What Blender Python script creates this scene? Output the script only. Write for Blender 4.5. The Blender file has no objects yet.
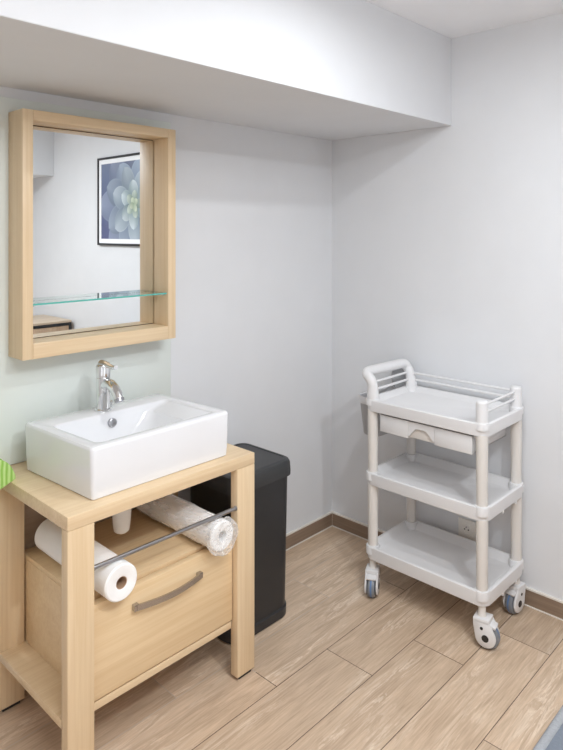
import bpy, bmesh, math, random
from mathutils import Vector, Matrix
random.seed(7)
SC = bpy.context.scene
COL = SC.collection
PI = math.pi

# ------------------------------------------------------------------ materials
def new_mat(name):
    m = bpy.data.materials.new(name); m.use_nodes = True
    nt = m.node_tree
    return m, nt, nt.nodes['Principled BSDF']

def plain(name, col, rough=.5, metal=0., spec=.5, bump=0., bscale=200., coat=0.):
    m, nt, b = new_mat(name)
    b.inputs['Base Color'].default_value = (*col, 1)
    b.inputs['Roughness'].default_value = rough
    b.inputs['Metallic'].default_value = metal
    b.inputs['Specular IOR Level'].default_value = spec
    b.inputs['Coat Weight'].default_value = coat
    # faint procedural mottling so nothing is perfectly flat
    tc = nt.nodes.new('ShaderNodeTexCoord'); n = nt.nodes.new('ShaderNodeTexNoise')
    n.inputs['Scale'].default_value = 6; n.inputs['Detail'].default_value = 3
    nt.links.new(tc.outputs['Object'], n.inputs['Vector'])
    mx = nt.nodes.new('ShaderNodeMix'); mx.data_type = 'RGBA'
    mx.inputs[6].default_value = (*[c * .97 for c in col], 1)
    mx.inputs[7].default_value = (*[min(1, c * 1.03) for c in col], 1)
    nt.links.new(n.outputs['Fac'], mx.inputs[0]); nt.links.new(mx.outputs[2], b.inputs['Base Color'])
    if bump:
        n2 = nt.nodes.new('ShaderNodeTexNoise'); n2.inputs['Scale'].default_value = bscale
        nt.links.new(tc.outputs['Object'], n2.inputs['Vector'])
        bp = nt.nodes.new('ShaderNodeBump'); bp.inputs['Strength'].default_value = bump; bp.inputs['Distance'].default_value = .002
        nt.links.new(n2.outputs['Fac'], bp.inputs['Height']); nt.links.new(bp.outputs['Normal'], b.inputs['Normal'])
    return m

def wood(name, c0, c1, axis, rough=.42):
    """light laminate with fine grain running along one axis"""
    m, nt, b = new_mat(name)
    tc = nt.nodes.new('ShaderNodeTexCoord'); mp = nt.nodes.new('ShaderNodeMapping')
    s = [90, 90, 90]; s[axis] = 2.2
    mp.inputs['Scale'].default_value = s
    nt.links.new(tc.outputs['Object'], mp.inputs['Vector'])
    n = nt.nodes.new('ShaderNodeTexNoise'); n.inputs['Scale'].default_value = 1.0
    n.inputs['Detail'].default_value = 5; n.inputs['Roughness'].default_value = .6; n.inputs['Distortion'].default_value = .4
    nt.links.new(mp.outputs['Vector'], n.inputs['Vector'])
    mp2 = nt.nodes.new('ShaderNodeMapping'); s2 = [14, 14, 14]; s2[axis] = .8
    mp2.inputs['Scale'].default_value = s2
    nt.links.new(tc.outputs['Object'], mp2.inputs['Vector'])
    n2 = nt.nodes.new('ShaderNodeTexNoise'); n2.inputs['Scale'].default_value = 1.0; n2.inputs['Detail'].default_value = 2
    nt.links.new(mp2.outputs['Vector'], n2.inputs['Vector'])
    ad = nt.nodes.new('ShaderNodeMath'); ad.operation = 'MULTIPLY_ADD'; ad.inputs[1].default_value = .6
    nt.links.new(n.outputs['Fac'], ad.inputs[0])
    ml = nt.nodes.new('ShaderNodeMath'); ml.operation = 'MULTIPLY'; ml.inputs[1].default_value = .4
    nt.links.new(n2.outputs['Fac'], ml.inputs[0]); nt.links.new(ml.outputs[0], ad.inputs[2])
    cr = nt.nodes.new('ShaderNodeValToRGB')
    cr.color_ramp.elements[0].position = .36; cr.color_ramp.elements[0].color = (*c0, 1)
    cr.color_ramp.elements[1].position = .64; cr.color_ramp.elements[1].color = (*c1, 1)
    nt.links.new(ad.outputs[0], cr.inputs['Fac']); nt.links.new(cr.outputs['Color'], b.inputs['Base Color'])
    b.inputs['Roughness'].default_value = rough
    return m

def floor_mat():
    m, nt, b = new_mat('wood_look_floor_tile')
    N, L = nt.nodes, nt.links
    def M(op, a, bb=None, c=None):
        n = N.new('ShaderNodeMath'); n.operation = op
        for i, v in enumerate((a, bb, c)):
            if v is None: continue
            if isinstance(v, (int, float)): n.inputs[i].default_value = v
            else: L.new(v, n.inputs[i])
        return n.outputs[0]
    tc = N.new('ShaderNodeTexCoord'); sp = N.new('ShaderNodeSeparateXYZ'); L.new(tc.outputs['Object'], sp.inputs[0])
    x, y = sp.outputs[0], sp.outputs[1]
    P, W = .2147, .81
    v = M('DIVIDE', M('SUBTRACT', M('MULTIPLY', y, -1.0), .004), P)
    row = M('FLOOR', v); fv = M('FRACT', v)
    u = M('DIVIDE', M('SUBTRACT', M('ADD', x, 20 * W + .535), M('MULTIPLY', M('SUBTRACT', row, 1.0), .2715)), W)
    colm = M('FLOOR', u); fu = M('FRACT', u)
    # distance to the seams in metres
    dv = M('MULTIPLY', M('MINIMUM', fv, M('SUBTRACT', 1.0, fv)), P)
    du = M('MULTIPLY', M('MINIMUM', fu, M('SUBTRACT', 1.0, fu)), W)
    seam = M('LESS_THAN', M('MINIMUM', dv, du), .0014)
    cb = N.new('ShaderNodeCombineXYZ'); L.new(colm, cb.inputs[0]); L.new(row, cb.inputs[1])
    wn = N.new('ShaderNodeTexWhiteNoise'); wn.noise_dimensions = '3D'; L.new(cb.outputs[0], wn.inputs['Vector'])
    # grain coordinates, shifted per plank
    gx = M('ADD', M('MULTIPLY', x, 1.0), M('MULTIPLY', wn.outputs['Value'], 37.0))
    gv = N.new('ShaderNodeCombineXYZ'); L.new(M('MULTIPLY', gx, 3.6), gv.inputs[0]); L.new(M('MULTIPLY', y, 26.0), gv.inputs[1]); L.new(M('MULTIPLY', wn.outputs['Value'], 11.0), gv.inputs[2])
    g1 = N.new('ShaderNodeTexNoise'); g1.inputs['Scale'].default_value = 1; g1.inputs['Detail'].default_value = 7; g1.inputs['Roughness'].default_value = .65; g1.inputs['Distortion'].default_value = .9
    L.new(gv.outputs[0], g1.inputs['Vector'])
    fvv = N.new('ShaderNodeCombineXYZ'); L.new(M('MULTIPLY', gx, 9.0), fvv.inputs[0]); L.new(M('MULTIPLY', y, 160.0), fvv.inputs[1])
    g2 = N.new('ShaderNodeTexNoise'); g2.inputs['Scale'].default_value = 1; g2.inputs['Detail'].default_value = 4; L.new(fvv.outputs[0], g2.inputs['Vector'])
    cr = N.new('ShaderNodeValToRGB'); e = cr.color_ramp.elements
    e[0].position = .33; e[0].color = (.43, .31, .212, 1)
    e[1].position = .67; e[1].color = (.70, .535, .388, 1)
    L.new(M('MULTIPLY_ADD', g1.outputs['Fac'], .55, M('MULTIPLY', g2.outputs['Fac'], .45)), cr.inputs['Fac'])
    # limed streaks: thin ridges of the grain noise, only in patches
    ridge = M('SUBTRACT', 1.0, M('MULTIPLY', M('ABSOLUTE', M('SUBTRACT', g1.outputs['Fac'], .53)), 24.0))
    ridge = M('MAXIMUM', ridge, 0.0)
    pv = N.new('ShaderNodeCombineXYZ'); L.new(M('MULTIPLY', gx, 1.6), pv.inputs[0]); L.new(M('MULTIPLY', y, 9.0), pv.inputs[1]); L.new(wn.outputs['Value'], pv.inputs[2])
    g3 = N.new('ShaderNodeTexNoise'); g3.inputs['Scale'].default_value = 1; g3.inputs['Detail'].default_value = 2; L.new(pv.outputs[0], g3.inputs['Vector'])
    patch = M('MULTIPLY', M('MAXIMUM', M('SUBTRACT', g3.outputs['Fac'], .47), 0.0), 6.0)
    patch = M('MINIMUM', patch, 1.0)
    streak = M('MULTIPLY', M('MULTIPLY', ridge, patch), M('MULTIPLY_ADD', g2.outputs['Fac'], .9, .1))
    mx = N.new('ShaderNodeMix'); mx.data_type = 'RGBA'; L.new(M('MINIMUM', M('MULTIPLY', streak, .75), .8), mx.inputs[0]); L.new(cr.outputs['Color'], mx.inputs[6]); mx.inputs[7].default_value = (.95, .84, .70, 1)
    # plank to plank tone
    tone = M('MULTIPLY_ADD', wn.outputs['Value'], .16, .92)
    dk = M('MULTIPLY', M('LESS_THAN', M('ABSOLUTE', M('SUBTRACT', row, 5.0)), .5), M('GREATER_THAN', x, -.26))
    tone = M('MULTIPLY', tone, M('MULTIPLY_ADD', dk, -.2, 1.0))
    hs = N.new('ShaderNodeHueSaturation'); L.new(mx.outputs[2], hs.inputs['Color']); L.new(tone, hs.inputs['Value'])
    # grout: glancing sheen put into the colour, pale by the wall, dark further out
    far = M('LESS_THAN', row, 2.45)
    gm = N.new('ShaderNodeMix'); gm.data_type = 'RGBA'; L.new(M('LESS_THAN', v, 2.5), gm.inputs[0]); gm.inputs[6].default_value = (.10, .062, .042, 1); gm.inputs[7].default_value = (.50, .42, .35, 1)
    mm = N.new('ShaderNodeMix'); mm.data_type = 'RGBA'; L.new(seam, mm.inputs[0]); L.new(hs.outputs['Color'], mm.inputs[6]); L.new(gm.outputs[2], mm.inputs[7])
    L.new(mm.outputs[2], b.inputs['Base Color'])
    b.inputs['Roughness'].default_value = .42; b.inputs['Specular IOR Level'].default_value = .45
    bp = N.new('ShaderNodeBump'); bp.inputs['Strength'].default_value = .25; bp.inputs['Distance'].default_value = .001
    L.new(M('SUBTRACT', g2.outputs['Fac'], M('MULTIPLY', seam, 2.0)), bp.inputs['Height']); L.new(bp.outputs['Normal'], b.inputs['Normal'])
    return m

def glass_mat(name, col, ior=1.45, rough=0.):
    m, nt, b = new_mat(name)
    b.inputs['Base Color'].default_value = (*col, 1); b.inputs['Roughness'].default_value = rough
    b.inputs['Transmission Weight'].default_value = 1; b.inputs['IOR'].default_value = ior
    return m

def film_mat():
    m, nt, b = new_mat('clear_plastic_film')
    b.inputs['Base Color'].default_value = (.95, .95, .95, 1); b.inputs['Roughness'].default_value = .12
    b.inputs['Specular IOR Level'].default_value = .8
    tr = nt.nodes.new('ShaderNodeBsdfTransparent'); mx = nt.nodes.new('ShaderNodeMixShader'); lw = nt.nodes.new('ShaderNodeLayerWeight')
    lw.inputs['Blend'].default_value = .35
    ma = nt.nodes.new('ShaderNodeMath'); ma.operation = 'MULTIPLY_ADD'; ma.inputs[1].default_value = .6; ma.inputs[2].default_value = .14
    nt.links.new(lw.outputs['Facing'], ma.inputs[0]); nt.links.new(ma.outputs[0], mx.inputs[0])
    nt.links.new(tr.outputs[0], mx.inputs[1]); nt.links.new(b.outputs[0], mx.inputs[2])
    nt.links.new(mx.outputs[0], nt.nodes['Material Output'].inputs['Surface'])
    return m

def vcol_mat(name, rough=.5):
    m, nt, b = new_mat(name)
    a = nt.nodes.new('ShaderNodeVertexColor'); a.layer_name = 'Col'
    nt.links.new(a.outputs['Color'], b.inputs['Base Color']); b.inputs['Roughness'].default_value = rough
    return m

def towel_mat():
    m, nt, b = new_mat('lime_striped_terry')
    tc = nt.nodes.new('ShaderNodeTexCoord'); mp = nt.nodes.new('ShaderNodeMapping'); mp.inputs['Rotation'].default_value = (0, 0, .5)
    nt.links.new(tc.outputs['Object'], mp.inputs['Vector'])
    w = nt.nodes.new('ShaderNodeTexWave'); w.inputs['Scale'].default_value = 28; w.inputs['Distortion'].default_value = 1.2; w.inputs['Detail'].default_value = 3
    nt.links.new(mp.outputs['Vector'], w.inputs['Vector'])
    cr = nt.nodes.new('ShaderNodeValToRGB'); cr.color_ramp.elements[0].color = (.26, .50, .075, 1); cr.color_ramp.elements[1].color = (.52, .72, .28, 1)
    nt.links.new(w.outputs['Fac'], cr.inputs['Fac']); nt.links.new(cr.outputs['Color'], b.inputs['Base Color'])
    b.inputs['Roughness'].default_value = .95
    return m

M = dict(
    wall=plain('matt_wall_paint', (.70, .71, .73), .85, bump=.05, bscale=300),
    ceil=plain('white_ceiling_paint', (.90, .915, .94), .9),
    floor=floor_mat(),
    plinth=wood('plinth_tile', (.21, .145, .10), (.31, .225, .165), 0, .4),
    plinthy=wood('plinth_tile_side', (.21, .145, .10), (.31, .225, .165), 1, .4),
    grout=plain('pale_sealant', (.74, .70, .64), .7),
    woodx=wood('maple_laminate_lengthwise', (.66, .485, .295), (.76, .595, .395), 0),
    woody=wood('maple_laminate_crosswise', (.66, .485, .295), (.76, .595, .395), 1),
    woodz=wood('maple_laminate_upright', (.66, .485, .295), (.76, .595, .395), 2),
    woodd=wood('maple_laminate_drawer', (.68, .49, .28), (.78, .60, .38), 0),
    woodback=wood('brown_back_board', (.30, .215, .15), (.36, .265, .19), 0),
    darkback=plain('dark_backing_board', (.10, .07, .05), .8),
    ceramic=plain('white_ceramic', (.76, .765, .785), .08, spec=.5, coat=.3),
    chrome=plain('chrome', (.80, .81, .82), .08, 1.),
    steel=plain('brushed_steel', (.42, .42, .44), .28, 1.),
    dark_steel=plain('pewter_metal', (.46, .44, .43), .25, 1.),
    mirror=plain('silvered_glass', (.90, .92, .92), .0, 1.),
    glass=glass_mat('shelf_glass', (.80, .95, .90)),
    glass_edge=plain('green_glass_edge', (.10, .42, .36), .1),
    splash=plain('pale_green_glass', (.72, .765, .735), .25, spec=.4),
    paper=plain('white_paper', (.88, .87, .86), .95, bump=.3, bscale=250),
    card=plain('cardboard_core', (.42, .27, .17), .9),
    film=film_mat(),
    pvc=plain('white_pvc', (.82, .80, .77), .4),
    black=plain('black_plastic', (.022, .022, .024), .42, bump=.1, bscale=500),
    lid=plain('charcoal_lid_plastic', (.035, .036, .038), .45, bump=.15, bscale=400),
    foot=plain('black_rubber', (.015, .015, .015), .6),
    tray=plain('white_moulded_plastic', (.70, .695, .70), .35),
    postm=plain('ivory_plastic', (.69, .66, .625), .4),
    wheel=plain('grey_rubber_tyre', (.20, .215, .24), .4),
    blue=plain('blue_wheel_core', (.10, .19, .38), .4),
    greyp=plain('grey_bucket_plastic', (.40, .40, .41), .5),
    hubm=plain('dark_hub_cap', (.02, .016, .014), .5),
    socket=plain('ivory_socket_plastic', (.80, .77, .72), .35),
    hole=plain('dark_socket_hole', (.01, .01, .01), .7),
    towel=towel_mat(),
    print=vcol_mat('printed_photo', .35),
    mat=plain('white_mount_card', (.85, .86, .88), .8),
    frame=plain('black_picture_frame', (.012, .012, .014), .4),
    oak=wood('oak_front', (.42, .28, .18), (.56, .40, .27), 2),
    oaktop=wood('oak_top', (.55, .43, .31), (.66, .53, .40), 0),
    couch=plain('slate_blue_cover', (.115, .13, .155), .9, bump=.5, bscale=150),
    hem=plain('pale_grey_fleece', (.22, .225, .235), .95, bump=1., bscale=120),
)

# ------------------------------------------------------------------ mesh helpers
class MB:
    def __init__(self): self.v = []; self.f = []; self.c = []
    def add(self, vs, fs, col=None):
        b = len(self.v); self.v += [Vector(v) for v in vs]
        self.f += [tuple(b + i for i in f) for f in fs]; self.c += [col] * len(fs)
        return self
    def bm(self, bmh):
        bmh.verts.ensure_lookup_table(); bmh.verts.index_update()
        self.add([v.co.copy() for v in bmh.verts], [[v.index for v in f.verts] for f in bmh.faces]); bmh.free()
        return self
    def box(self, x0, x1, y0, y1, z0, z1, bev=.002, seg=2, mtx=None):
        b = bmesh.new(); bmesh.ops.create_cube(b, size=1)
        for v in b.verts:
            v.co = Vector(((x0 + x1) / 2 + v.co.x * (x1 - x0), (y0 + y1) / 2 + v.co.y * (y1 - y0), (z0 + z1) / 2 + v.co.z * (z1 - z0)))
        if bev: bmesh.ops.bevel(b, geom=b.edges[:], offset=bev, segments=seg, profile=.5, affect='EDGES')
        if mtx: bmesh.ops.transform(b, matrix=mtx, verts=b.verts[:])
        return self.bm(b)
    def loft(self, loops, cap0=True, cap1=True, closed=True):
        n = len(loops[0]); vs = [p for l in loops for p in l]; fs = []
        for i in range(len(loops) - 1):
            for j in range(n if closed else n - 1):
                k = (j + 1) % n
                fs.append((i * n + j, i * n + k, (i + 1) * n + k, (i + 1) * n + j))
        if cap0: fs.append(tuple(reversed(range(n))))
        if cap1: fs.append(tuple(range((len(loops) - 1) * n, len(loops) * n)))
        return self.add(vs, fs)
    def tube(self, pts, r, n=12, caps=True):
        pts = [Vector(p) for p in pts]; rs = r if isinstance(r, (list, tuple)) else [r] * len(pts)
        t0 = (pts[1] - pts[0]).normalized()
        up = Vector((0, 0, 1)) if abs(t0.z) < .9 else Vector((1, 0, 0))
        nrm = (up - t0 * up.dot(t0)).normalized(); loops = []
        for i, p in enumerate(pts):
            t = (pts[min(i + 1, len(pts) - 1)] - pts[max(i - 1, 0)]).normalized()
            nrm = (nrm - t * nrm.dot(t)).normalized(); bn = t.cross(nrm)
            loops.append([p + (nrm * math.cos(a) + bn * math.sin(a)) * rs[i] for a in [2 * PI * k / n for k in range(n)]])
        return self.loft(loops, caps, caps)
    def cyl(self, a, b, r, n=24, bev=0.):
        a, b = Vector(a), Vector(b)
        if bev:
            t = (b - a).normalized()
            return self.tube([a, a + t * 1e-5, a + t * bev * .3, a + t * bev, b - t * bev, b - t * bev * .3, b - t * 1e-5, b], [r - bev, r - bev, r - bev * .3, r, r, r - bev * .3, r - bev, r - bev], n)
        return self.tube([a, b], r, n)
    def lathe(self, c, prof, n=32, axis='z', cap0=True, cap1=True):
        c = Vector(c); loops = []
        for (r, h) in prof:
            l = []
            for k in range(n):
                a = 2 * PI * k / n; p = (r * math.cos(a), r * math.sin(a), h)
                if axis == 'y': p = (p[0], h, p[1])
                elif axis == 'x': p = (h, p[0], p[1])
                l.append(c + Vector(p))
            loops.append(l)
        return self.loft(loops, cap0, cap1)
    def build(self, name, mat, parent=None, smooth=40, subsurf=0):
        base = Vector(parent['_b']) if parent is not None else Vector((0, 0, 0))
        me = bpy.data.meshes.new(name)
        me.from_pydata([v - base for v in self.v], [], self.f)
        bmh = bmesh.new(); bmh.from_mesh(me)
        bmesh.ops.recalc_face_normals(bmh, faces=bmh.faces[:]); bmh.to_mesh(me); bmh.free()
        if smooth:
            me.polygons.foreach_set('use_smooth', [True] * len(me.polygons))
            me.set_sharp_from_angle(angle=math.radians(smooth))
        me.materials.append(mat)
        o = bpy.data.objects.new(name, me); COL.objects.link(o)
        if parent is not None:
            o.parent = parent; o['_b'] = parent['_b']
        return o

def rrect(cx, cy, hx, hy, r, z, n=6, rot=0.):
    """rounded rectangle loop, counter-clockwise; r may be four radii (++, -+, --, +-)"""
    rr = r if isinstance(r, (list, tuple)) else [r] * 4
    out = []
    for q, (sx, sy) in enumerate(((1, 1), (-1, 1), (-1, -1), (1, -1))):
        R = max(rr[q], 1e-4); px, py = cx + sx * (hx - R), cy + sy * (hy - R)
        for k in range(n + 1):
            a = q * PI / 2 + k / n * PI / 2
            out.append(Vector((px + R * math.cos(a), py + R * math.sin(a), z)))
    return out

def thing(name, base, label, cat, group=None):
    o = bpy.data.objects.new(name, None); COL.objects.link(o)
    o.location = base; o.empty_display_size = .1; o['_b'] = tuple(base)
    o['label'] = label; o['category'] = cat
    if group: o['group'] = group
    return o
def tag(o, label, cat, group=None):
    o['label'] = label; o['category'] = cat
    if group: o['group'] = group
    return o
def struct(name, mb, mat, smooth=0):
    o = mb.build(name, mat, None, smooth); o['kind'] = 'structure'; return o
def arc(c, u, v, r, a0, a1, n):
    c, u, v = Vector(c), Vector(u), Vector(v)
    return [c + u * (r * math.cos(a0 + (a1 - a0) * k / n)) + v * (r * math.sin(a0 + (a1 - a0) * k / n)) for k in range(n + 1)]

# ------------------------------------------------------------------ room shell
XL, YO, ZC, T = -4.2, -4.0, 2.503, .1
BD, BZ = .729, 2.095           # soffit depth and underside height
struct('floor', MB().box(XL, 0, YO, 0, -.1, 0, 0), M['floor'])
struct('ceiling', MB().box(XL, 0, YO, 0, ZC, ZC + T, 0), M['ceil'])
struct('wall_back', MB().box(XL - T, T, 0, T, -.1, ZC + T, 0), M['wall'])
struct('wall_right', MB().box(0, T, YO, 0, -.1, ZC + T, 0), M['wall'])
struct('wall_left', MB().box(XL - T, XL, YO, 0, -.1, ZC + T, 0), M['wall'])
struct('wall_front', MB().box(XL - T, T, YO - T, YO, -.1, ZC + T, 0), M['wall'])
struct('wall_soffit_back', MB().box(XL, 0, -BD, 0, BZ, ZC, .003), M['wall'])
struct('wall_soffit_front', MB().box(XL, 0, YO, -3.264, BZ, ZC, .003), M['wall'])
BH = .0737
struct('baseboard_back', MB().box(XL, -.0105, -.0105, 0, .005, BH - .004, 0), M['plinth'])
struct('baseboard_right', MB().box(-.0105, 0, -2.7, 0, .005, BH - .004, 0), M['plinthy'])
struct('trim_1', MB().box(XL, 0, -.0125, 0, BH - .004, BH + .004, .001), M['grout'])
struct('trim_2', MB().box(-.0125, 0, -2.7, -.0125, BH - .004, BH + .004, .001), M['grout'])
struct('trim_3', MB().box(XL, 0, -.0145, 0, 0, .005, .001), M['grout'])
struct('trim_4', MB().box(-.0145, 0, -2.7, -.0145, 0, .005, .001), M['grout'])
struct('trim_5', MB().box(-.0112, -.0095, -.0112, -.0095, .005, BH, 0), M['grout'])

# glass splashback behind basin and mirror
tag(MB().box(-2.35, -1.062, -.0062, -.0004, .797, 2.06, .001).build('splashback', M['splash']),
    'pale green glass splashback panel on the wall behind basin and mirror', 'splashback')

# ------------------------------------------------------------------ washstand
VX0, VX1, VY = -1.787, -1.0695, -.5306
VZ, VT, LW = .795, .041, .083
v = thing('washstand', ((VX0 + VX1) / 2, -.265, 0), 'light maple washstand with open top bay and one wide drawer, under the white basin', 'washstand')
MB().box(VX0, VX1, VY, -.001, VZ - VT, VZ, .0025).build('countertop', M['woodx'], v)
for (x0, x1) in ((VX0, VX0 + LW), (VX1 - LW, VX1)):
    for (y0, y1) in ((VY, VY + .037), (-.067, -.012)):
        l = MB().box(x0, x1, y0, y1, .012, VZ - VT, .0025).build('leg', M['woodz'], v)
        MB().box(x0 + .012, x1 - .012, y0 + .006, y1 - .006, 0, .012, .002).build('glide', M['foot'], l)
MB().box(VX0 + LW, VX1 - LW, -.030, -.014, .20, VZ - VT, .001).build('back_panel', M['woodback'], v)
CZ = .500
MB().box(VX0, VX1 - LW - .002, -.500, -.012, .180, .205, .0015).build('lower_shelf', M['woodx'], v)
s = MB()
s.box(-1.700, -1.682, -.478, -.034, .205, CZ - .0165, .001)
s.box(-1.172, -1.1555, -.478, -.034, .205, CZ - .0165, .001)
s.box(-1.700, -1.1555, -.462, -.034, CZ - .016, CZ, .001)
s.box(-1.682, -1.172, -.478, -.462, CZ - .05, CZ - .014, .001)
s.box(-1.682, -1.172, -.060, -.044, .205, CZ - .0165, .001)
s.build('drawer_case', M['woodd'], v)
d = MB().box(-1.702, -1.1545, -.505, -.4785, .212, CZ - .004, .0025).build('drawer_front', M['woodd'], v)
h = MB()
for x in (-1.556, -1.308): h.box(x - .009, x + .009, -.522, -.505, .426, .446, .002)
pts = [(-1.556 + (.248) * t, -.519 - .020 * math.sin(PI * t), .436) for t in [k / 16 for k in range(17)]]
loops = []
for p in pts:
    loops.append([Vector((p[0], p[1] + a, p[2] + b)) for a, b in ((-.004, -.009), (.003, -.009), (.003, .009), (-.004, .009))])
h.loft(loops)
tag_h = h.build('handle', M['dark_steel'], d)
rl = MB().cyl((VX0 + LW - .002, -.522, .618), (VX1 - LW + .002, -.522, .6155), .0068, 20)
rl.build('towel_rail', M['steel'], v)
MB().lathe((VX0 + LW, -.522, .618), [(.0085, 0), (.0085, .004)], 20, 'x').build('rail_socket', M['steel'], v)
MB().lathe((VX1 - LW - .004, -.522, .6155), [(.0085, 0), (.0085, .004)], 20, 'x').build('rail_socket', M['steel'], v)

# ------------------------------------------------------------------ basin
bx0, bx1, by0, by1, bz0, bz1 = -1.703, -1.166, -.490, -.084, VZ + .0005, .956
cx, cy, hx, hy = (bx0 + bx1) / 2, (by0 + by1) / 2, (bx1 - bx0) / 2, (by1 - by0) / 2
ix0, ix1, iy0, iy1 = -1.662, -1.206, -.455, -.186
jx, jy, kx, ky = (ix0 + ix1) / 2, (iy0 + iy1) / 2, (ix1 - ix0) / 2, (iy1 - iy0) / 2
b = thing('wash_basin', (cx, cy, bz0), 'white rectangular ceramic vessel basin standing on the maple countertop', 'basin')
L = [rrect(cx, cy, hx - .010, hy - .010, .008, bz0), rrect(cx, cy, hx - .006, hy - .006, .010, bz0 + .004),
     rrect(cx, cy, hx - .003, hy - .003, .012, bz0 + .04), rrect(cx, cy, hx, hy, .014, bz1 - .012),
     rrect(cx, cy, hx - .001, hy - .001, .014, bz1 - .006), rrect(cx, cy, hx - .004, hy - .004, .012, bz1 - .0015), rrect(cx, cy, hx - .008, hy - .008, .010, bz1),
     rrect(jx, jy, kx + .004, ky + .004, .024, bz1), rrect(jx, jy, kx, ky, .022, bz1 - .002), rrect(jx, jy, kx - .003, ky - .003, .022, bz1 - .007)]
# bowl: shallow sloping shelf to the right, deep part on the left-centre
for (t, x0, x1, y0, y1, z, r) in ((0, ix0 + .012, ix1 - .075, iy0 + .010, iy1 - .006, bz1 - .028, .035), (1, ix0 + .030, ix1 - .095, iy0 + .022, iy1 - .012, bz1 - .062, .05),
                                  (2, ix0 + .060, ix1 - .125, iy0 + .045, iy1 - .030, bz1 - .092, .06), (3, ix0 + .11, ix1 - .17, iy0 + .09, iy1 - .07, bz1 - .104, .04), (4, ix0 + .19, ix1 - .22, iy0 + .118, iy1 - .11, bz1 - .108, .015)):
    L.append(rrect((x0 + x1) / 2, (y0 + y1) / 2, (x1 - x0) / 2, (y1 - y0) / 2, min(r, (y1 - y0) / 2 - .002, (x1 - x0) / 2 - .002), z))
for l_ in L:
    for q_ in l_: q_.x -= (q_.y - cy) * .06
MB().loft(L).build('bowl', M['ceramic'], b, 35)
MB().lathe((-1.450, -.2015, .920), [(.0, .0), (.008, -.001), (.0135, -.003), (.016, -.001), (.016, .008)], 24, 'y', True, True).build('overflow_ring', M['steel'], b)
MB().lathe((-1.452, -.325, bz1 - .108), [(.021, 0), (.021, .003), (.018, .005), (.003, .007)], 24).build('drain', M['chrome'], b)
t = thing('drain_trap', (-1.475, -.30, .57), 'white plastic waste pipe hanging under the countertop between the paper rolls', 'pipe')
MB().lathe((-1.475, -.30, 0), [(.040, VZ - VT - .0005), (.040, .672), (.038, .662), (.028, .658)], 24).build('collar', M['pvc'], t)
MB().lathe((-1.475, -.30, 0), [(.033, .664), (.032, .640), (.029, .600), (.026, .580), (.018, .573)], 24).build('cup', M['pvc'], t)

# ------------------------------------------------------------------ tap
tx, ty = -1.456, -.146
t = thing('mixer_tap', (tx, ty, bz1), 'chrome single lever mixer tap with curved spout at the back of the basin', 'tap')
MB().lathe((tx, ty, bz1), [(.030, 0), (.030, .006), (.027, .009)], 28).build('base_ring', M['chrome'], t)
MB().lathe((tx, ty, bz1), [(.0245, .007), (.0245, .118), (.0228, .120)], 28).build('body', M['chrome'], t)
MB().lathe((tx, ty, bz1), [(.0228, .119), (.0255, .121), (.0255, .158), (.023, .164), (.008, .167)], 28).build('head', M['chrome'], t)
sp = [(tx, ty - .008, bz1 + .090), (tx, ty - .030, bz1 + .101), (tx, ty - .055, bz1 + .100), (tx, ty - .080, bz1 + .088), (tx, ty - .098, bz1 + .072), (tx, ty - .108, bz1 + .056)]
MB().tube(sp, [.019, .019, .0185, .018, .0175, .017], 20).build('spout', M['chrome'], t)
MB().tube([(tx, ty - .1055, bz1 + .060), (tx, ty - .111, bz1 + .050)], [.0178, .0168], 20).build('aerator', M['steel'], t)
MB().tube([(tx, ty + .012, bz1 + .166), (tx, ty - .02, bz1 + .168), (tx, ty - .045, bz1 + .165), (tx, ty - .068, bz1 + .163), (tx, ty - .086, bz1 + .166)], [.014, .011, .008, .007, .008], 14).build('lever', M['chrome'], t)
MB().lathe((tx + .034, ty + .002, bz1), [(.0035, 0), (.0035, .016), (.006, .018), (.006, .026), (.003, .028)], 16).build('plug_knob', M['chrome'], t)

# ------------------------------------------------------------------ paper rolls
def roll(name, x, z, r, y0, y1, rin, n=48, wob=0.):
    prof = [(rin, y0 + .04), (rin, y0 + .001), (rin + .002, y0), (r - .004, y0), (r, y0 + .004), (r, y1 - .004), (r - .004, y1), (rin, y1), (rin, y1 - .01)]
    return prof
RZ = CZ + .0006
r = thing('paper_roll', (-1.635, -.32, RZ), 'white paper roll with cardboard core lying on the drawer case, left end', 'paper roll')
MB().lathe((-1.628, 0, RZ + .0545), roll('', 0, 0, .0545, -.552, -.09, .0185), 48, 'y', False, False).build('paper', M['paper'], r)
MB().lathe((-1.628, 0, RZ + .0545), [(.0185, -.550), (.0185, -.095), (.0165, -.095), (.0165, -.550), (.0185, -.550)], 32, 'y', False, False).build('core', M['card'], r)
r = thing('wrapped_paper_roll', (-1.262, -.3, RZ), 'white paper roll sealed in clear plastic film, lying beside the right leg', 'paper roll')
X2, R2 = -1.236, .0512
MB().lathe((X2, 0, RZ + R2 + .0016), roll('', 0, 0, R2, -.548, -.09, .018), 48, 'y', False, False).build('paper', M['paper'], r)
fm = MB(); loops = []; n = 72
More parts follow.
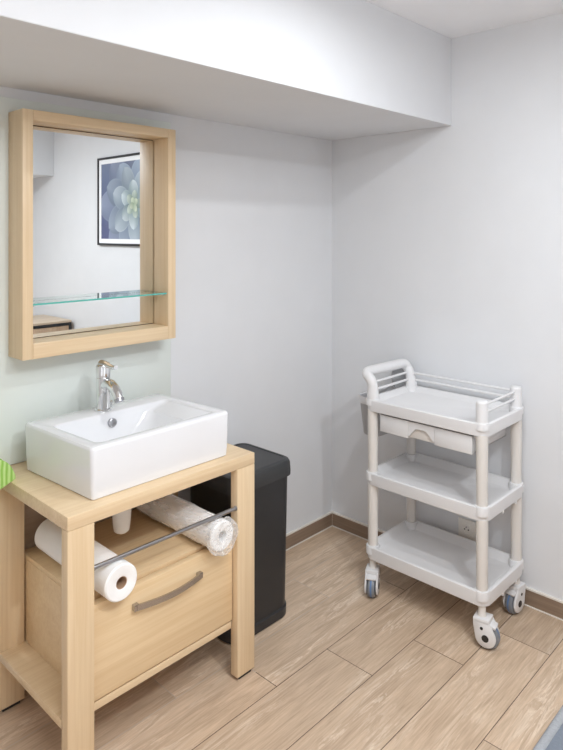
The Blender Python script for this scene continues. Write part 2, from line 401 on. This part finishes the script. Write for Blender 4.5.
for k in range(60):
    u = k / 59
    if u < .12: y, rad = -.556 + .0 * u, .012 + (.0635 - .012) * (u / .12)
    elif u < .88: y, rad = -.556 + (u - .12) / .76 * .47, (.064 if u < .15 else .0522)
    else: y, rad = -.086 + (u - .88) * .3, .0520 - (u - .88) / .12 * .04
    l = []
    for j in range(n):
        a = 2 * PI * j / n
        w = .0013 * math.sin(5 * a + u * 19) + .0009 * math.sin(9 * a - u * 31 + 1) + .0005 * random.uniform(-1, 1)
        yy = y + (.004 * math.sin(5 * a + rad * 260) + .003 * random.uniform(-1, 1)) * (.55 if u < .16 else .2) + (0 if u >= .12 else -.006 * math.sin(u / .12 * PI))
        zz = RZ + R2 + .0016 + (rad + w) * math.sin(a)
        l.append(Vector((X2 + (rad + w) * math.cos(a), yy, min(max(zz, RZ + .0008 if yy > -.512 else .485), .6065 if yy > -.536 else .62))))
    loops.append(l)
fm.loft(loops, False, False).build('plastic_wrap', M['film'], r, 25)

# ------------------------------------------------------------------ mirror cabinet
MX0, MX1, MD, MZ0, MZ1 = -1.734, -1.119, .119, 1.171, 2.009
m = thing('framed_mirror', ((MX0 + MX1) / 2, -.006, MZ0), 'wall mirror in a deep light maple box frame above the basin', 'mirror')
SW = .036
MB().box(MX0, MX0 + SW, -MD, -.0065, MZ0, MZ1, .002).build('side_panel', M['woodz'], m)
MB().box(MX1 - SW, MX1, -MD, -.0065, MZ0, MZ1, .002).build('side_panel', M['woodz'], m)
MB().box(MX0 + SW, MX1 - SW, -MD, -.0065, MZ1 - .035, MZ1, .002).build('top_panel', M['woodx'], m)
MB().box(MX0 + SW, MX1 - SW, -MD, -.0065, MZ0, MZ0 + .052, .002).build('bottom_panel', M['woodx'], m)
MB().box(MX0 + SW + .003, MX1 - SW - .003, -.0175, -.0135, MZ0 + .055, MZ1 - .038, 0).build('mirror_glass', M['mirror'], m, 0)
MB().box(MX0 + SW, MX1 - SW, -.0133, -.0066, MZ0 + .052, MZ1 - .035, 0).build('backing_board', M['darkback'], m, 0)
gs = MB().box(MX0 + SW + .001, MX1 - SW - .001, -.1095, -.0195, 1.350, 1.356, .0006, 1).build('glass_shelf', M['glass'], m)
MB().box(MX0 + SW + .001, MX1 - SW - .001, -.1102, -.1096, 1.350, 1.356, 0).build('polished_edge', M['glass_edge'], gs, 0)
for x in (MX0 + SW, MX1 - SW):
    sx = 1 if x < -1.4 else -1
    for y in (-.098, -.035):
        MB().cyl((x, y, 1.3465), (x + sx * .011, y, 1.3465), .0033, 12).build('shelf_peg', M['chrome'], gs)
for x in (MX0 + .19, MX1 - .075):
    MB().box(x - .008, x + .008, -.1, -.075, MZ0 - .004, MZ0, .001).build('screw_cover', M['steel'], m)

# ------------------------------------------------------------------ pedal bin
t = thing('waste_bin', (-.905, -.24, 0), 'tall charcoal plastic waste bin between the washstand and the corner', 'bin')
wx0, wx1, wy0, wy1 = -1.045, -.724, -.388, -.085
cx, cy, hx, hy = (wx0 + wx1) / 2, (wy0 + wy1) / 2, (wx1 - wx0) / 2, (wy1 - wy0) / 2
MB().loft([rrect(cx, cy, hx - .006, hy - .006, .060, 0, 10), rrect(cx, cy, hx + .002, hy + .002, .066, .006, 10), rrect(cx, cy, hx + .003, hy + .003, .066, .040, 10), rrect(cx, cy, hx - .002, hy - .002, .062, .046, 10)]).build('base', M['black'], t)
MB().loft([rrect(cx, cy, hx - .003, hy - .003, .060, .046, 10), rrect(cx, cy, hx - .002, hy - .002, .052, .300, 10), rrect(cx, cy, hx, hy, .045, .590, 10)]).build('body', M['black'], t)
LZ = .652
ld = MB().loft([rrect(cx, cy, hx + .001, hy + .001, .046, .588, 10), rrect(cx, cy, hx + .010, hy + .010, .048, .585, 10), rrect(cx, cy, hx + .011, hy + .011, .050, .600, 10), rrect(cx, cy, hx + .009, hy + .009, .050, LZ - .016, 10),
           rrect(cx, cy, hx + .003, hy + .003, .046, LZ - .005, 10), rrect(cx, cy, hx - .006, hy - .006, .042, LZ, 10), rrect(cx, cy, hx - .013, hy - .013, .038, LZ, 10),
           rrect(cx, cy, hx - .016, hy - .016, .036, LZ - .003, 10), rrect(cx, cy, hx - .05, hy - .05, .030, LZ - .002, 10), rrect(cx, cy, .04, .04, .02, LZ, 10)]).build('lid', M['lid'], t, 30)

# ------------------------------------------------------------------ trolley
tx0, tx1, ty0, ty1 = -.408, -.045, -1.107, -.524
cx, cy, hx, hy = (tx0 + tx1) / 2, (ty0 + ty1) / 2, (tx1 - tx0) / 2, (ty1 - ty0) / 2
PX = (tx0 + .028, tx1 - .028); PY = (ty0 + .031, ty1 - .031)
t = thing('utility_trolley', (cx, cy, 0), 'white plastic three tier salon trolley on casters against the right wall', 'trolley')
for (z0, z1, dp) in ((.160, .217, .030), (.487, .541, .030), (.811, .862, .022)):
    q = MB().loft([rrect(cx, cy, hx - .012, hy - .012, .035, z0 + .006), rrect(cx, cy, hx - .006, hy - .006, .038, z0), rrect(cx, cy, hx - .003, hy - .003, .040, z0 + .002),
               rrect(cx, cy, hx, hy, .040, z1 - .010), rrect(cx, cy, hx - .001, hy - .001, .040, z1 - .003), rrect(cx, cy, hx - .005, hy - .005, .038, z1),
               rrect(cx, cy, hx - .014, hy - .014, .034, z1), rrect(cx, cy, hx - .018, hy - .018, .032, z1 - .003),
               rrect(cx, cy, hx - .036, hy - .036, .026, z1 - dp + .003), rrect(cx, cy, hx - .042, hy - .042, .022, z1 - dp)])
    for px in PX:
        for py in PY:
            q.lathe((px, py, 0), [(.030, z1 - dp - .004), (.030, z1 - .004), (.028, z1 + .001), (.022, z1 + .002)], 24)
    if z1 < .8:
        for hxx in (-.255, -.135):
            q.box(hxx - .006, hxx + .006, ty0 + .002, ty0 + .016, z0 - .009, z0 + .004, .001)
    q.build('tray', M['tray'], t, 35)
for px in PX:
    for py in PY:
        for (z0, z1) in ((.214, .490), (.538, .816)):
            MB().lathe((px, py, 0), [(.022, z0), (.0215, z0 + .04), (.0235, z1 - .03), (.0235, z1)], 24).build('post', M['postm'], t)
for px in PX:
    MB().lathe((px, PY[0], 0), [(.026, .855), (.0255, .862), (.0235, .872), (.0235, .936), (.0225, .942), (.019, .9455), (.010, .947)], 28).build('post_cap', M['tray'], t)
# push handle: rises from the two far posts and leans outwards
R = .0225; yb, yt, zt = PY[1], PY[1] + .030, .972
hp = [(PX[0], yb, .855), (PX[0], yb, .885), (PX[0], yb, .910), (PX[0], yb + .004, .932), (PX[0], yb + .016, .950), (PX[0] + .002, yt + .007, zt - .008), (PX[0] + .020, yt + .011, zt), (PX[0] + .05, yt + .011, zt)]
hp2 = [(PX[1] - .09, yt, zt), (PX[1] - .045, yt, zt), (PX[1] - .014, yt - .002, zt - .004), (PX[1] - .002, yt - .008, zt - .022), (PX[1], yb + .012, .935), (PX[1], yb + .003, .905), (PX[1], yb, .880), (PX[1], yb, .855)]
def smooth_path(p, it=2):
    p = [Vector(q) for q in p]
    for _ in range(it):
        o = [p[0]]
        for a, b2 in zip(p[:-1], p[1:]): o += [a * .75 + b2 * .25, a * .25 + b2 * .75]
        p = o + [p[-1]]
    return p
hpth = smooth_path(hp + hp2)
MB().tube(hpth, [R + (.0045 if (q.z < .91) else 0) * min(1, (.91 - q.z) / .03) for q in hpth], 20).build('push_handle', M['tray'], t)
for z in (.896, .926):
    MB().cyl((PX[0], PY[0], z), (PX[1], PY[0], z), .0055, 12).build('guard_rail', M['tray'], t)
    MB().cyl((PX[1], PY[0], z), (PX[1], PY[1] + .012 * (z > .91), z), .0055, 12).build('guard_rail', M['tray'], t)
    yy = PY[1] + (.006 if z < .91 else .018)
    MB().cyl((PX[0], yy, z), (PX[1], yy, z), .0055, 12).build('guard_rail', M['tray'], t)
# drawer under the top tray
dy0, dy1, dz0, dz1, dx = -1.040, -.602, .730, .803, -.392
dr = MB()
nf0, nf1 = -.872, -.745          # finger notch
dr.box(dx, dx + .006, nf1, dy1, dz0, dz1, .0025); dr.box(dx, dx + .006, dy0, nf0, dz0, dz1, .0025)
prof = []
for k in range(17):
    u = k / 16; y = nf0 + (nf1 - nf0) * u
    s_ = min(u, 1 - u); zz = dz0 + .012 + .036 * (min(1, max(0, (s_ - .06) / .26)) ** 1.0) ** .8
    prof.append((y, zz))
top = [Vector((dx, y, dz1)) for y, z in prof]; bot = [Vector((dx, y, z)) for y, z in prof]
topb = [p + Vector((.006, 0, 0)) for p in top]; botb = [p + Vector((.006, 0, 0)) for p in bot]
dr.loft([top, bot, botb, topb, top], False, False, closed=False)
df = dr.build('drawer_front', M['tray'], t)
MB().box(dx + .010, dx + .018, nf0 - .006, nf1 + .006, dz0 + .004, dz1 - .01, .001).build('finger_recess', M['postm'], df)
db = MB()
db.box(dx + .005, -.085, dy0 + .004, dy0 + .008, dz0 + .002, dz1 - .004, .001); db.box(dx + .005, -.085, dy1 - .008, dy1 - .004, dz0 + .002, dz1 - .004, .001)
db.box(-.089, -.085, dy0 + .004, dy1 - .004, dz0 + .002, dz1 - .004, .001); db.box(dx + .019, -.085, dy0 + .004, dy1 - .004, dz0 + .002, dz0 + .006, .001)
db.build('drawer_box', M['tray'], t)
for y in (dy0 - .012, dy1 + .002):
    MB().box(dx + .012, -.09, y, y + .010, .796, .812, .001).build('drawer_runner', M['tray'], t)
# casters
def hull2d(pts):
    pts = sorted(set(pts)); 
    def half(ps):
        o = []
        for p in ps:
            while len(o) > 1 and (o[-1][0] - o[-2][0]) * (p[1] - o[-2][1]) - (o[-1][1] - o[-2][1]) * (p[0] - o[-2][0]) <= 0: o.pop()
            o.append(p)
        return o
    a, b2 = half(pts), half(pts[::-1]); return a[:-1] + b2[:-1]
def caster(px, py, ang):
    """wheel axle along local x, wheel trails towards local -y"""
    mt = Matrix.Translation((px, py, 0)) @ Matrix.Rotation(ang, 4, 'Z')
    def X(mb):
        mb.v = [mt @ q for q in mb.v]; return mb
    wc = (-.020, .048)
    hs = MB()
    out = hull2d([(round(wc[0] + .040 * math.cos(k * PI / 20), 5), round(wc[1] + .004 + .040 * math.sin(k * PI / 20), 5)) for k in range(40)] + [(.026, .112), (-.034, .112), (.028, .095)])
    for x0, x1 in ((-.029, -.020), (.020, .029)):
        hs.loft([[Vector((x0 + (.002 if i in (0,) else 0), wc[0] + (p[0] - wc[0]) * sc, wc[1] + (p[1] - wc[1]) * sc)) for p in out] if False else [Vector((xx, wc[0] + (p[0] - wc[0]) * sc, .06 + (p[1] - .06) * sc)) for p in out] for i, (xx, sc) in enumerate(((x0, .93), (x0 + .0025, 1), (x1 - .0025, 1), (x1, .93)))])
    hs.box(-.029, .029, -.036, .028, .100, .118, .004)
    c = X(hs).build('caster', M['tray'], t)
    X(MB().lathe((0, wc[0], wc[1]), [(.020, -.016), (.041, -.016), (.046, -.013), (.048, -.007), (.048, .007), (.046, .013), (.041, .016), (.020, .016)], 36, 'x')).build('wheel', M['wheel'], c)
    X(MB().lathe((0, wc[0], wc[1]), [(.0481, -.0035), (.0484, -.002), (.0484, .002), (.0481, .0035)], 36, 'x', False, False)).build('tread_stripe', M['blue'], c)
    for sx in (-1, 1):
        X(MB().lathe((sx * .029, wc[0], wc[1]), [(.0135, -sx * .002), (.0135, sx * .0012), (.010, sx * .002)], 20, 'x')).build('hub', M['hubm'], c)
        X(MB().lathe((sx * .029, wc[0] + .014, wc[1] + .035), [(.006, -sx * .002), (.006, sx * .001)], 16, 'x')).build('rivet', M['hubm'], c)
    pd = MB().box(-.022, .022, -.058, -.026, .094, .103, .003, 2, Matrix.Translation((0, 0, .098)) @ Matrix.Translation((0, -.03, 0)) @ Matrix.Rotation(.35, 4, 'X') @ Matrix.Translation((0, .03, -.098)))
    X(pd).build('brake_pedal', M['tray'], c)
    X(MB().lathe((0, 0, 0), [(.017, .112), (.016, .125), (.0145, .128), (.0145, .166)], 20)).build('stem', M['postm'], c)
caster(PX[0], PY[1], 2.05 - PI + .0)
caster(PX[0], PY[0] , .18)
caster(PX[1], PY[0], -PI / 2 - .1)
caster(PX[1], PY[1], .8)

# bucket hooked on the far end of the trolley
bc = Vector((-.166, -.456, .652))
t = thing('waste_bucket', tuple(bc), 'small grey bucket with white rim and raised lid hooked on the trolley end', 'bucket')
BL = [rrect(bc.x, bc.y, hx_, hy_, r_, z, 8) for (hx_, hy_, z, r_) in ((.108, .046, .652, .035), (.112, .050, .657, .040), (.132, .058, .806, .045), (.128, .054, .806, .042), (.106, .046, .662, .036))]
MB().loft(BL).build('body', M['greyp'], t)
MB().loft([rrect(bc.x, bc.y, .1325, .0585, .045, .800, 8), rrect(bc.x, bc.y, .138, .0635, .050, .804, 8), rrect(bc.x, bc.y, .138, .0635, .050, .828, 8), rrect(bc.x, bc.y, .134, .060, .046, .834, 8), rrect(bc.x, bc.y, .128, .054, .042, .832, 8), rrect(bc.x, bc.y, .127, .053, .042, .806, 8), rrect(bc.x, bc.y, .1325, .0585, .045, .800, 8)], False, False).build('rim', M['tray'], t)
lp = []
Lc = Vector((-.058, -.476, .888)); e1 = Vector((.985, -.17, 0)); e2 = Vector((0, .16, .987))
nn = e1.cross(e2).normalized()
for rr_, off in ((.5, .004), (.93, .004), (.99, .001), (1, -.004), (.95, -.004), (.6, -.004)):
    lp.append([Lc + e1 * (.052 * rr_ * math.cos(a)) + e2 * (.060 * rr_ * math.sin(a)) - nn * off for a in [2 * PI * k / 40 for k in range(40)]])
MB().loft(lp).build('lid', M['greyp'], t)
MB().box(bc.x - .05, bc.x + .05, ty1 + .001, bc.y - .059, .790, .815, .002).build('hook', M['tray'], t)

# ------------------------------------------------------------------ wall socket
sy, sz, sh = -.812, .236, .043
t = thing('wall_socket', (0, sy, sz), 'ivory wall socket above the baseboard behind the trolley', 'socket')
MB().box(-.010, 0, sy - sh, sy + sh, sz - sh, sz + sh, .003).build('plate', M['socket'], t)
sk = MB(); 
sk.lathe((-.010, sy, sz), [(.0225, 0), (.0225, -.0022), (.019, -.0022), (.017, -.0005), (.003, -.0004)], 32, 'x', True, True)
sk.build('recess', M['socket'], t)
hl = MB()
for dy in (-.0095, .0095): hl.lathe((-.0105, sy + dy, sz), [(.0030, 0), (.0030, -.0016)], 14, 'x')
hl.build('contact_hole', M['hole'], t)
MB().cyl((-.010, sy, sz + .011), (-.016, sy, sz + .011), .0026, 12).build('earth_pin', M['dark_steel'], t)

# ------------------------------------------------------------------ picture (seen in the mirror)
py0, py1, pz0, pz1 = -2.480, -1.460, 1.490, 2.186
t = thing('framed_picture', (0, (py0 + py1) / 2, pz0), 'black framed flower photograph reflected in the mirror, hanging on the right wall', 'picture')
fr = MB(); fw = .017
fr.box(-.022, -.0005, py0, py0 + fw, pz0, pz1, .001); fr.box(-.022, -.0005, py1 - fw, py1, pz0, pz1, .001)
fr.box(-.022, -.0005, py0 + fw, py1 - fw, pz0, pz0 + fw, .001); fr.box(-.022, -.0005, py0 + fw, py1 - fw, pz1 - fw, pz1, .001)
fr.build('frame', M['frame'], t)
MB().box(-.014, -.0006, py0 + fw, py1 - fw, pz0 + fw, pz1 - fw, 0).build('mount', M['mat'], t, 0)
mg = .052
qy0, qy1, qz0, qz1 = py0 + mg, py1 - mg, pz0 + mg, pz1 - mg
pv, pf, pc = [], [], []
def tri_grid(fn, nu, nv, x):
    b0 = len(pv)
    for i in range(nu + 1):
        for j in range(nv + 1):
            y, z, c = fn(i / nu, j / nv)
            pv.append(Vector((x, min(max(y, qy0), qy1), min(max(z, qz0), qz1)))); pc.append(c)
    for i in range(nu):
        for j in range(nv):
            a = b0 + i * (nv + 1) + j; pf.append((a, a + 1, a + nv + 2, a + nv + 1))
def mixc(a, b_, f): return tuple(a[i] + (b_[i] - a[i]) * f for i in range(3))
tri_grid(lambda u, w: (qy0 + (qy1 - qy0) * u, qz0 + (qz1 - qz0) * w, mixc((.08, .09, .20), (.14, .18, .28), w)), 4, 4, -.0145)
fc = (-1.955, 1.805); lay = 0
for ring, (n, r0, ln_, wd, ph) in enumerate(((8, .10, .50, .27, .1), (8, .09, .40, .23, .49), (7, .07, .30, .18, .2), (6, .04, .20, .125, .6), (5, .02, .115, .075, .1), (4, .0, .06, .05, .5))):
    for k in range(n):
        a = ph + 2 * PI * k / n + random.uniform(-.14, .14); lay += 1
        s0 = random.uniform(.9, 1.1); lum = random.uniform(.8, 1.12); side = random.choice((-1, 1))
        def fn(u, w, a=a, s0=s0, r0=r0, ln_=ln_, wd=wd, ring=ring, lum=lum, side=side):
            rr_ = r0 + (ln_ - r0) * u * s0
            prof = 1.62 * (u + .05) ** .62 * max(0, 1 - u) ** .62 if u < 1 else 0
            q = w * 2 - 1
            wid = wd * .68 * prof * q
            y = fc[0] + rr_ * math.cos(a) - wid * math.sin(a); z = fc[1] + rr_ * math.sin(a) + wid * math.cos(a)
            base = ((.10, .13, .22), (.10, .15, .24), (.13, .20, .27), (.10, .18, .20), (.16, .25, .20), (.30, .40, .28))[ring]
            tip = ((.30, .35, .48), (.42, .50, .62), (.58, .66, .74), (.66, .74, .78), (.66, .74, .66), (.74, .80, .62))[ring]
            f = min(1, (u * .85 + .15) * (1 - .55 * max(0, side * q)) + (.18 if abs(q) > .9 else 0))
            return y, z, tuple(min(.9, c * lum * .8) for c in mixc(base, tip, f))
        tri_grid(fn, 14, 14, -.0147 - lay * .00006)
me = bpy.data.meshes.new('print'); bs = Vector(t['_b'])
me.from_pydata([q - bs for q in pv], [], pf)
ca = me.color_attributes.new('Col', 'FLOAT_COLOR', 'POINT')
for i, c in enumerate(pc): ca.data[i].color = (*c, 1)
me.materials.append(M['print'])
o = bpy.data.objects.new('print', me); COL.objects.link(o); o.parent = t; o['_b'] = t['_b']

# ------------------------------------------------------------------ sideboard (seen in the mirror)
t = thing('sideboard', (-.62, -3.3, 0), 'low oak sideboard with dark edging reflected in the bottom of the mirror', 'sideboard')
sx0, sx1, sy0, sy1, sz1 = -1.25, -.03, -3.40, -2.885, .852
MB().box(sx0, sx1, sy0, sy1, sz1 - .018, sz1, .001).build('top', M['oaktop'], t)
ed = MB(); ed.box(sx0, sx1, sy1 - .016, sy1 + .001, sz1 - .040, sz1 - .0185, .001); ed.box(sx1 - .022, sx1, sy1 - .016, sy1 + .001, .06, sz1 - .040, .001); ed.box(sx0, sx0 + .022, sy1 - .016, sy1 + .001, .06, sz1 - .040, .001); ed.box(sx0 + .022, sx1 - .022, sy1 - .016, sy1 + .001, .06, .082, .001)
ed.build('edging', M['frame'], t)
MB().box(sx0, sx1, sy0, sy1 - .017, .06, sz1 - .0185, .001).build('carcass', M['oak'], t)
for k in range(2):
    w = (sx1 - sx0 - .052) / 2; a = sx0 + .024 + k * (w + .004)
    dd = MB().box(a, a + w, sy1 - .014, sy1 - .002, .086, sz1 - .044, .001).build('door', M['oak'], t)
for x in (sx0 + .05, sx1 - .05):
    for y in (sy0 + .05, sy1 - .06):
        MB().box(x - .02, x + .02, y - .02, y + .02, 0, .06, .002).build('foot', M['frame'], t)

# ------------------------------------------------------------------ lime towel over the end of the washstand
tw = MB(); nu, nv = 30, 14
def tw_pt(u, w, top):
    # u runs from the pointed corner on the countertop outwards over the end, w across
    x = -1.766 - .20 * u
    yf, yb = -.140 - .75 * .20 * min(u, .5) - .2 * .2 * max(0, u - .5), max(-.128 + 1.0 * .20 * u, -.128) 
    yb = min(yb, -.03)
    y = yf + (yb - yf) * w
    zb = VZ + .0008 - .10 * max(0., u - .45) ** 1.5
    zt = VZ + .010 + .085 * (1 - math.exp(-u * 6)) + .003 * math.sin(w * 12)
    if w in (0, 1): zt = zb + (zt - zb) * .6
    return Vector((x, y, zt if top else zb))
lo = [[tw_pt(i / nu, j / nv, False) for j in range(nv + 1)] for i in range(nu + 1)]
hi = [[tw_pt(i / nu, j / nv, True) for j in range(nv + 1)] for i in range(nu + 1)]
loops = [lo[i] + hi[i][::-1] for i in range(nu + 1)]
tag(tw.loft(loops).build('hand_towel', M['towel'], None, 60), 'folded lime green striped towel on the left end of the countertop', 'towel')

# ------------------------------------------------------------------ treatment couch, only its corner in frame
t = thing('treatment_couch', (-.85, -2.1, 0), 'slate grey covered treatment couch, only its padded edge in the bottom right corner', 'couch')
kx0, kx1, ky0, ky1, kz = -1.60, -.05, -2.30, -1.752, .65
cx, cy, hx, hy = (kx0 + kx1) / 2, (ky0 + ky1) / 2, (kx1 - kx0) / 2, (ky1 - ky0) / 2
MB().loft([rrect(cx, cy, hx - .02, hy - .02, .08, kz - .075), rrect(cx, cy, hx, hy, .09, kz - .06), rrect(cx, cy, hx, hy, .09, kz - .02), rrect(cx, cy, hx - .006, hy - .006, .088, kz - .006), rrect(cx, cy, hx - .02, hy - .02, .08, kz), rrect(cx, cy, .2, .05, .04, kz + .003)]).build('padded_top', M['couch'], t)
hm = MB(); ring = rrect(cx, cy, hx - .004, hy - .004, .09, kz - .008, 10); ring.append(ring[0])
hm.tube([q + Vector((random.uniform(-.002, .002), random.uniform(-.002, .002), random.uniform(-.003, .003))) for q in ring], .011, 10)
hm.build('piping', M['hem'], t)
MB().box(kx0 + .08, kx1 - .05, ky0 + .05, ky1 - .06, kz - .115, kz - .075, .003).build('frame', M['woodx'], t)
for x in (kx0 + .14, kx1 - .10):
    for y in (ky0 + .08, ky1 - .10):
        MB().box(x - .022, x + .022, y - .022, y + .022, 0, kz - .115, .003).build('leg', M['woodz'], t)

# ------------------------------------------------------------------ light
def area(name, loc, size, power, col, rot=(0, 0, 0), shape='DISK', sy=None, spread=None):
    l = bpy.data.lights.new(name, 'AREA'); l.shape = shape; l.size = size; l.energy = power; l.color = col
    if sy: l.size_y = sy
    if spread: l.spread = spread
    o = bpy.data.objects.new(name, l); COL.objects.link(o); o.location = loc; o.rotation_euler = rot
    return o
KEY = (.925, .965, 1)
def bulb(loc, power, r=.03):
    l = bpy.data.lights.new('ceiling_spot', 'POINT'); l.energy = power; l.color = KEY; l.shadow_soft_size = r
    o = bpy.data.objects.new('ceiling_spot', l); COL.objects.link(o); o.location = loc
bulb((-1.12, -1.40, 2.43), 1.7)
bulb((-1.5, -2.40, 2.43), 6)
area('ceiling_spot', (-1.12, -1.40, 2.43), .07, 7.5, KEY)
area('ceiling_spot', (-1.5, -2.40, 2.43), .07, 17, KEY)
area('overhead_fill', (-2.1, -2.35, 2.48), 1.2, 33, KEY, shape='SQUARE')  # broad fill light added overhead, stands for no fitted lamp
# soft fill added at the left and front walls, no windows there
area('wall_fill', (XL + .02, -2.6, 1.4), 1.6, 5, (.90, .95, 1), (0, -PI / 2, 0), 'RECTANGLE', 1.4)
area('wall_fill', (-2.2, YO + .02, 1.25), 1.6, 3.5, (.92, .96, 1), (PI / 2, 0, 0), 'RECTANGLE', 1.5)

w = bpy.data.worlds.new('World'); SC.world = w; w.use_nodes = True
w.node_tree.nodes['Background'].inputs[0].default_value = (.8, .85, 1, 1)
w.node_tree.nodes['Background'].inputs[1].default_value = .2

# ------------------------------------------------------------------ camera
f, cxp, y0p = 633.48, 304.18, 231.49
cd = bpy.data.cameras.new('camera'); cam = bpy.data.objects.new('camera', cd); COL.objects.link(cam)
cam.location = (-2.6493, -2.2248, 1.6); cam.rotation_euler = (PI / 2, 0, -.8284)
cd.sensor_fit = 'HORIZONTAL'; cd.sensor_width = 36; cd.lens = f * 36 / 563
cd.shift_x = (281.5 - cxp) / 563; cd.shift_y = (y0p - 375) / 563
cd.clip_start = .05
SC.camera = cam

SC.cycles.max_bounces = 12; SC.cycles.diffuse_bounces = 8; SC.cycles.transparent_max_bounces = 16
SC.cycles.sample_clamp_indirect = 8
vs = SC.view_settings
vs.view_transform = 'Standard'; vs.look = 'None'; vs.gamma = 1; vs.use_curve_mapping = False; vs.exposure = 0.2
for o in bpy.data.objects:
    if '_b' in o: del o['_b']
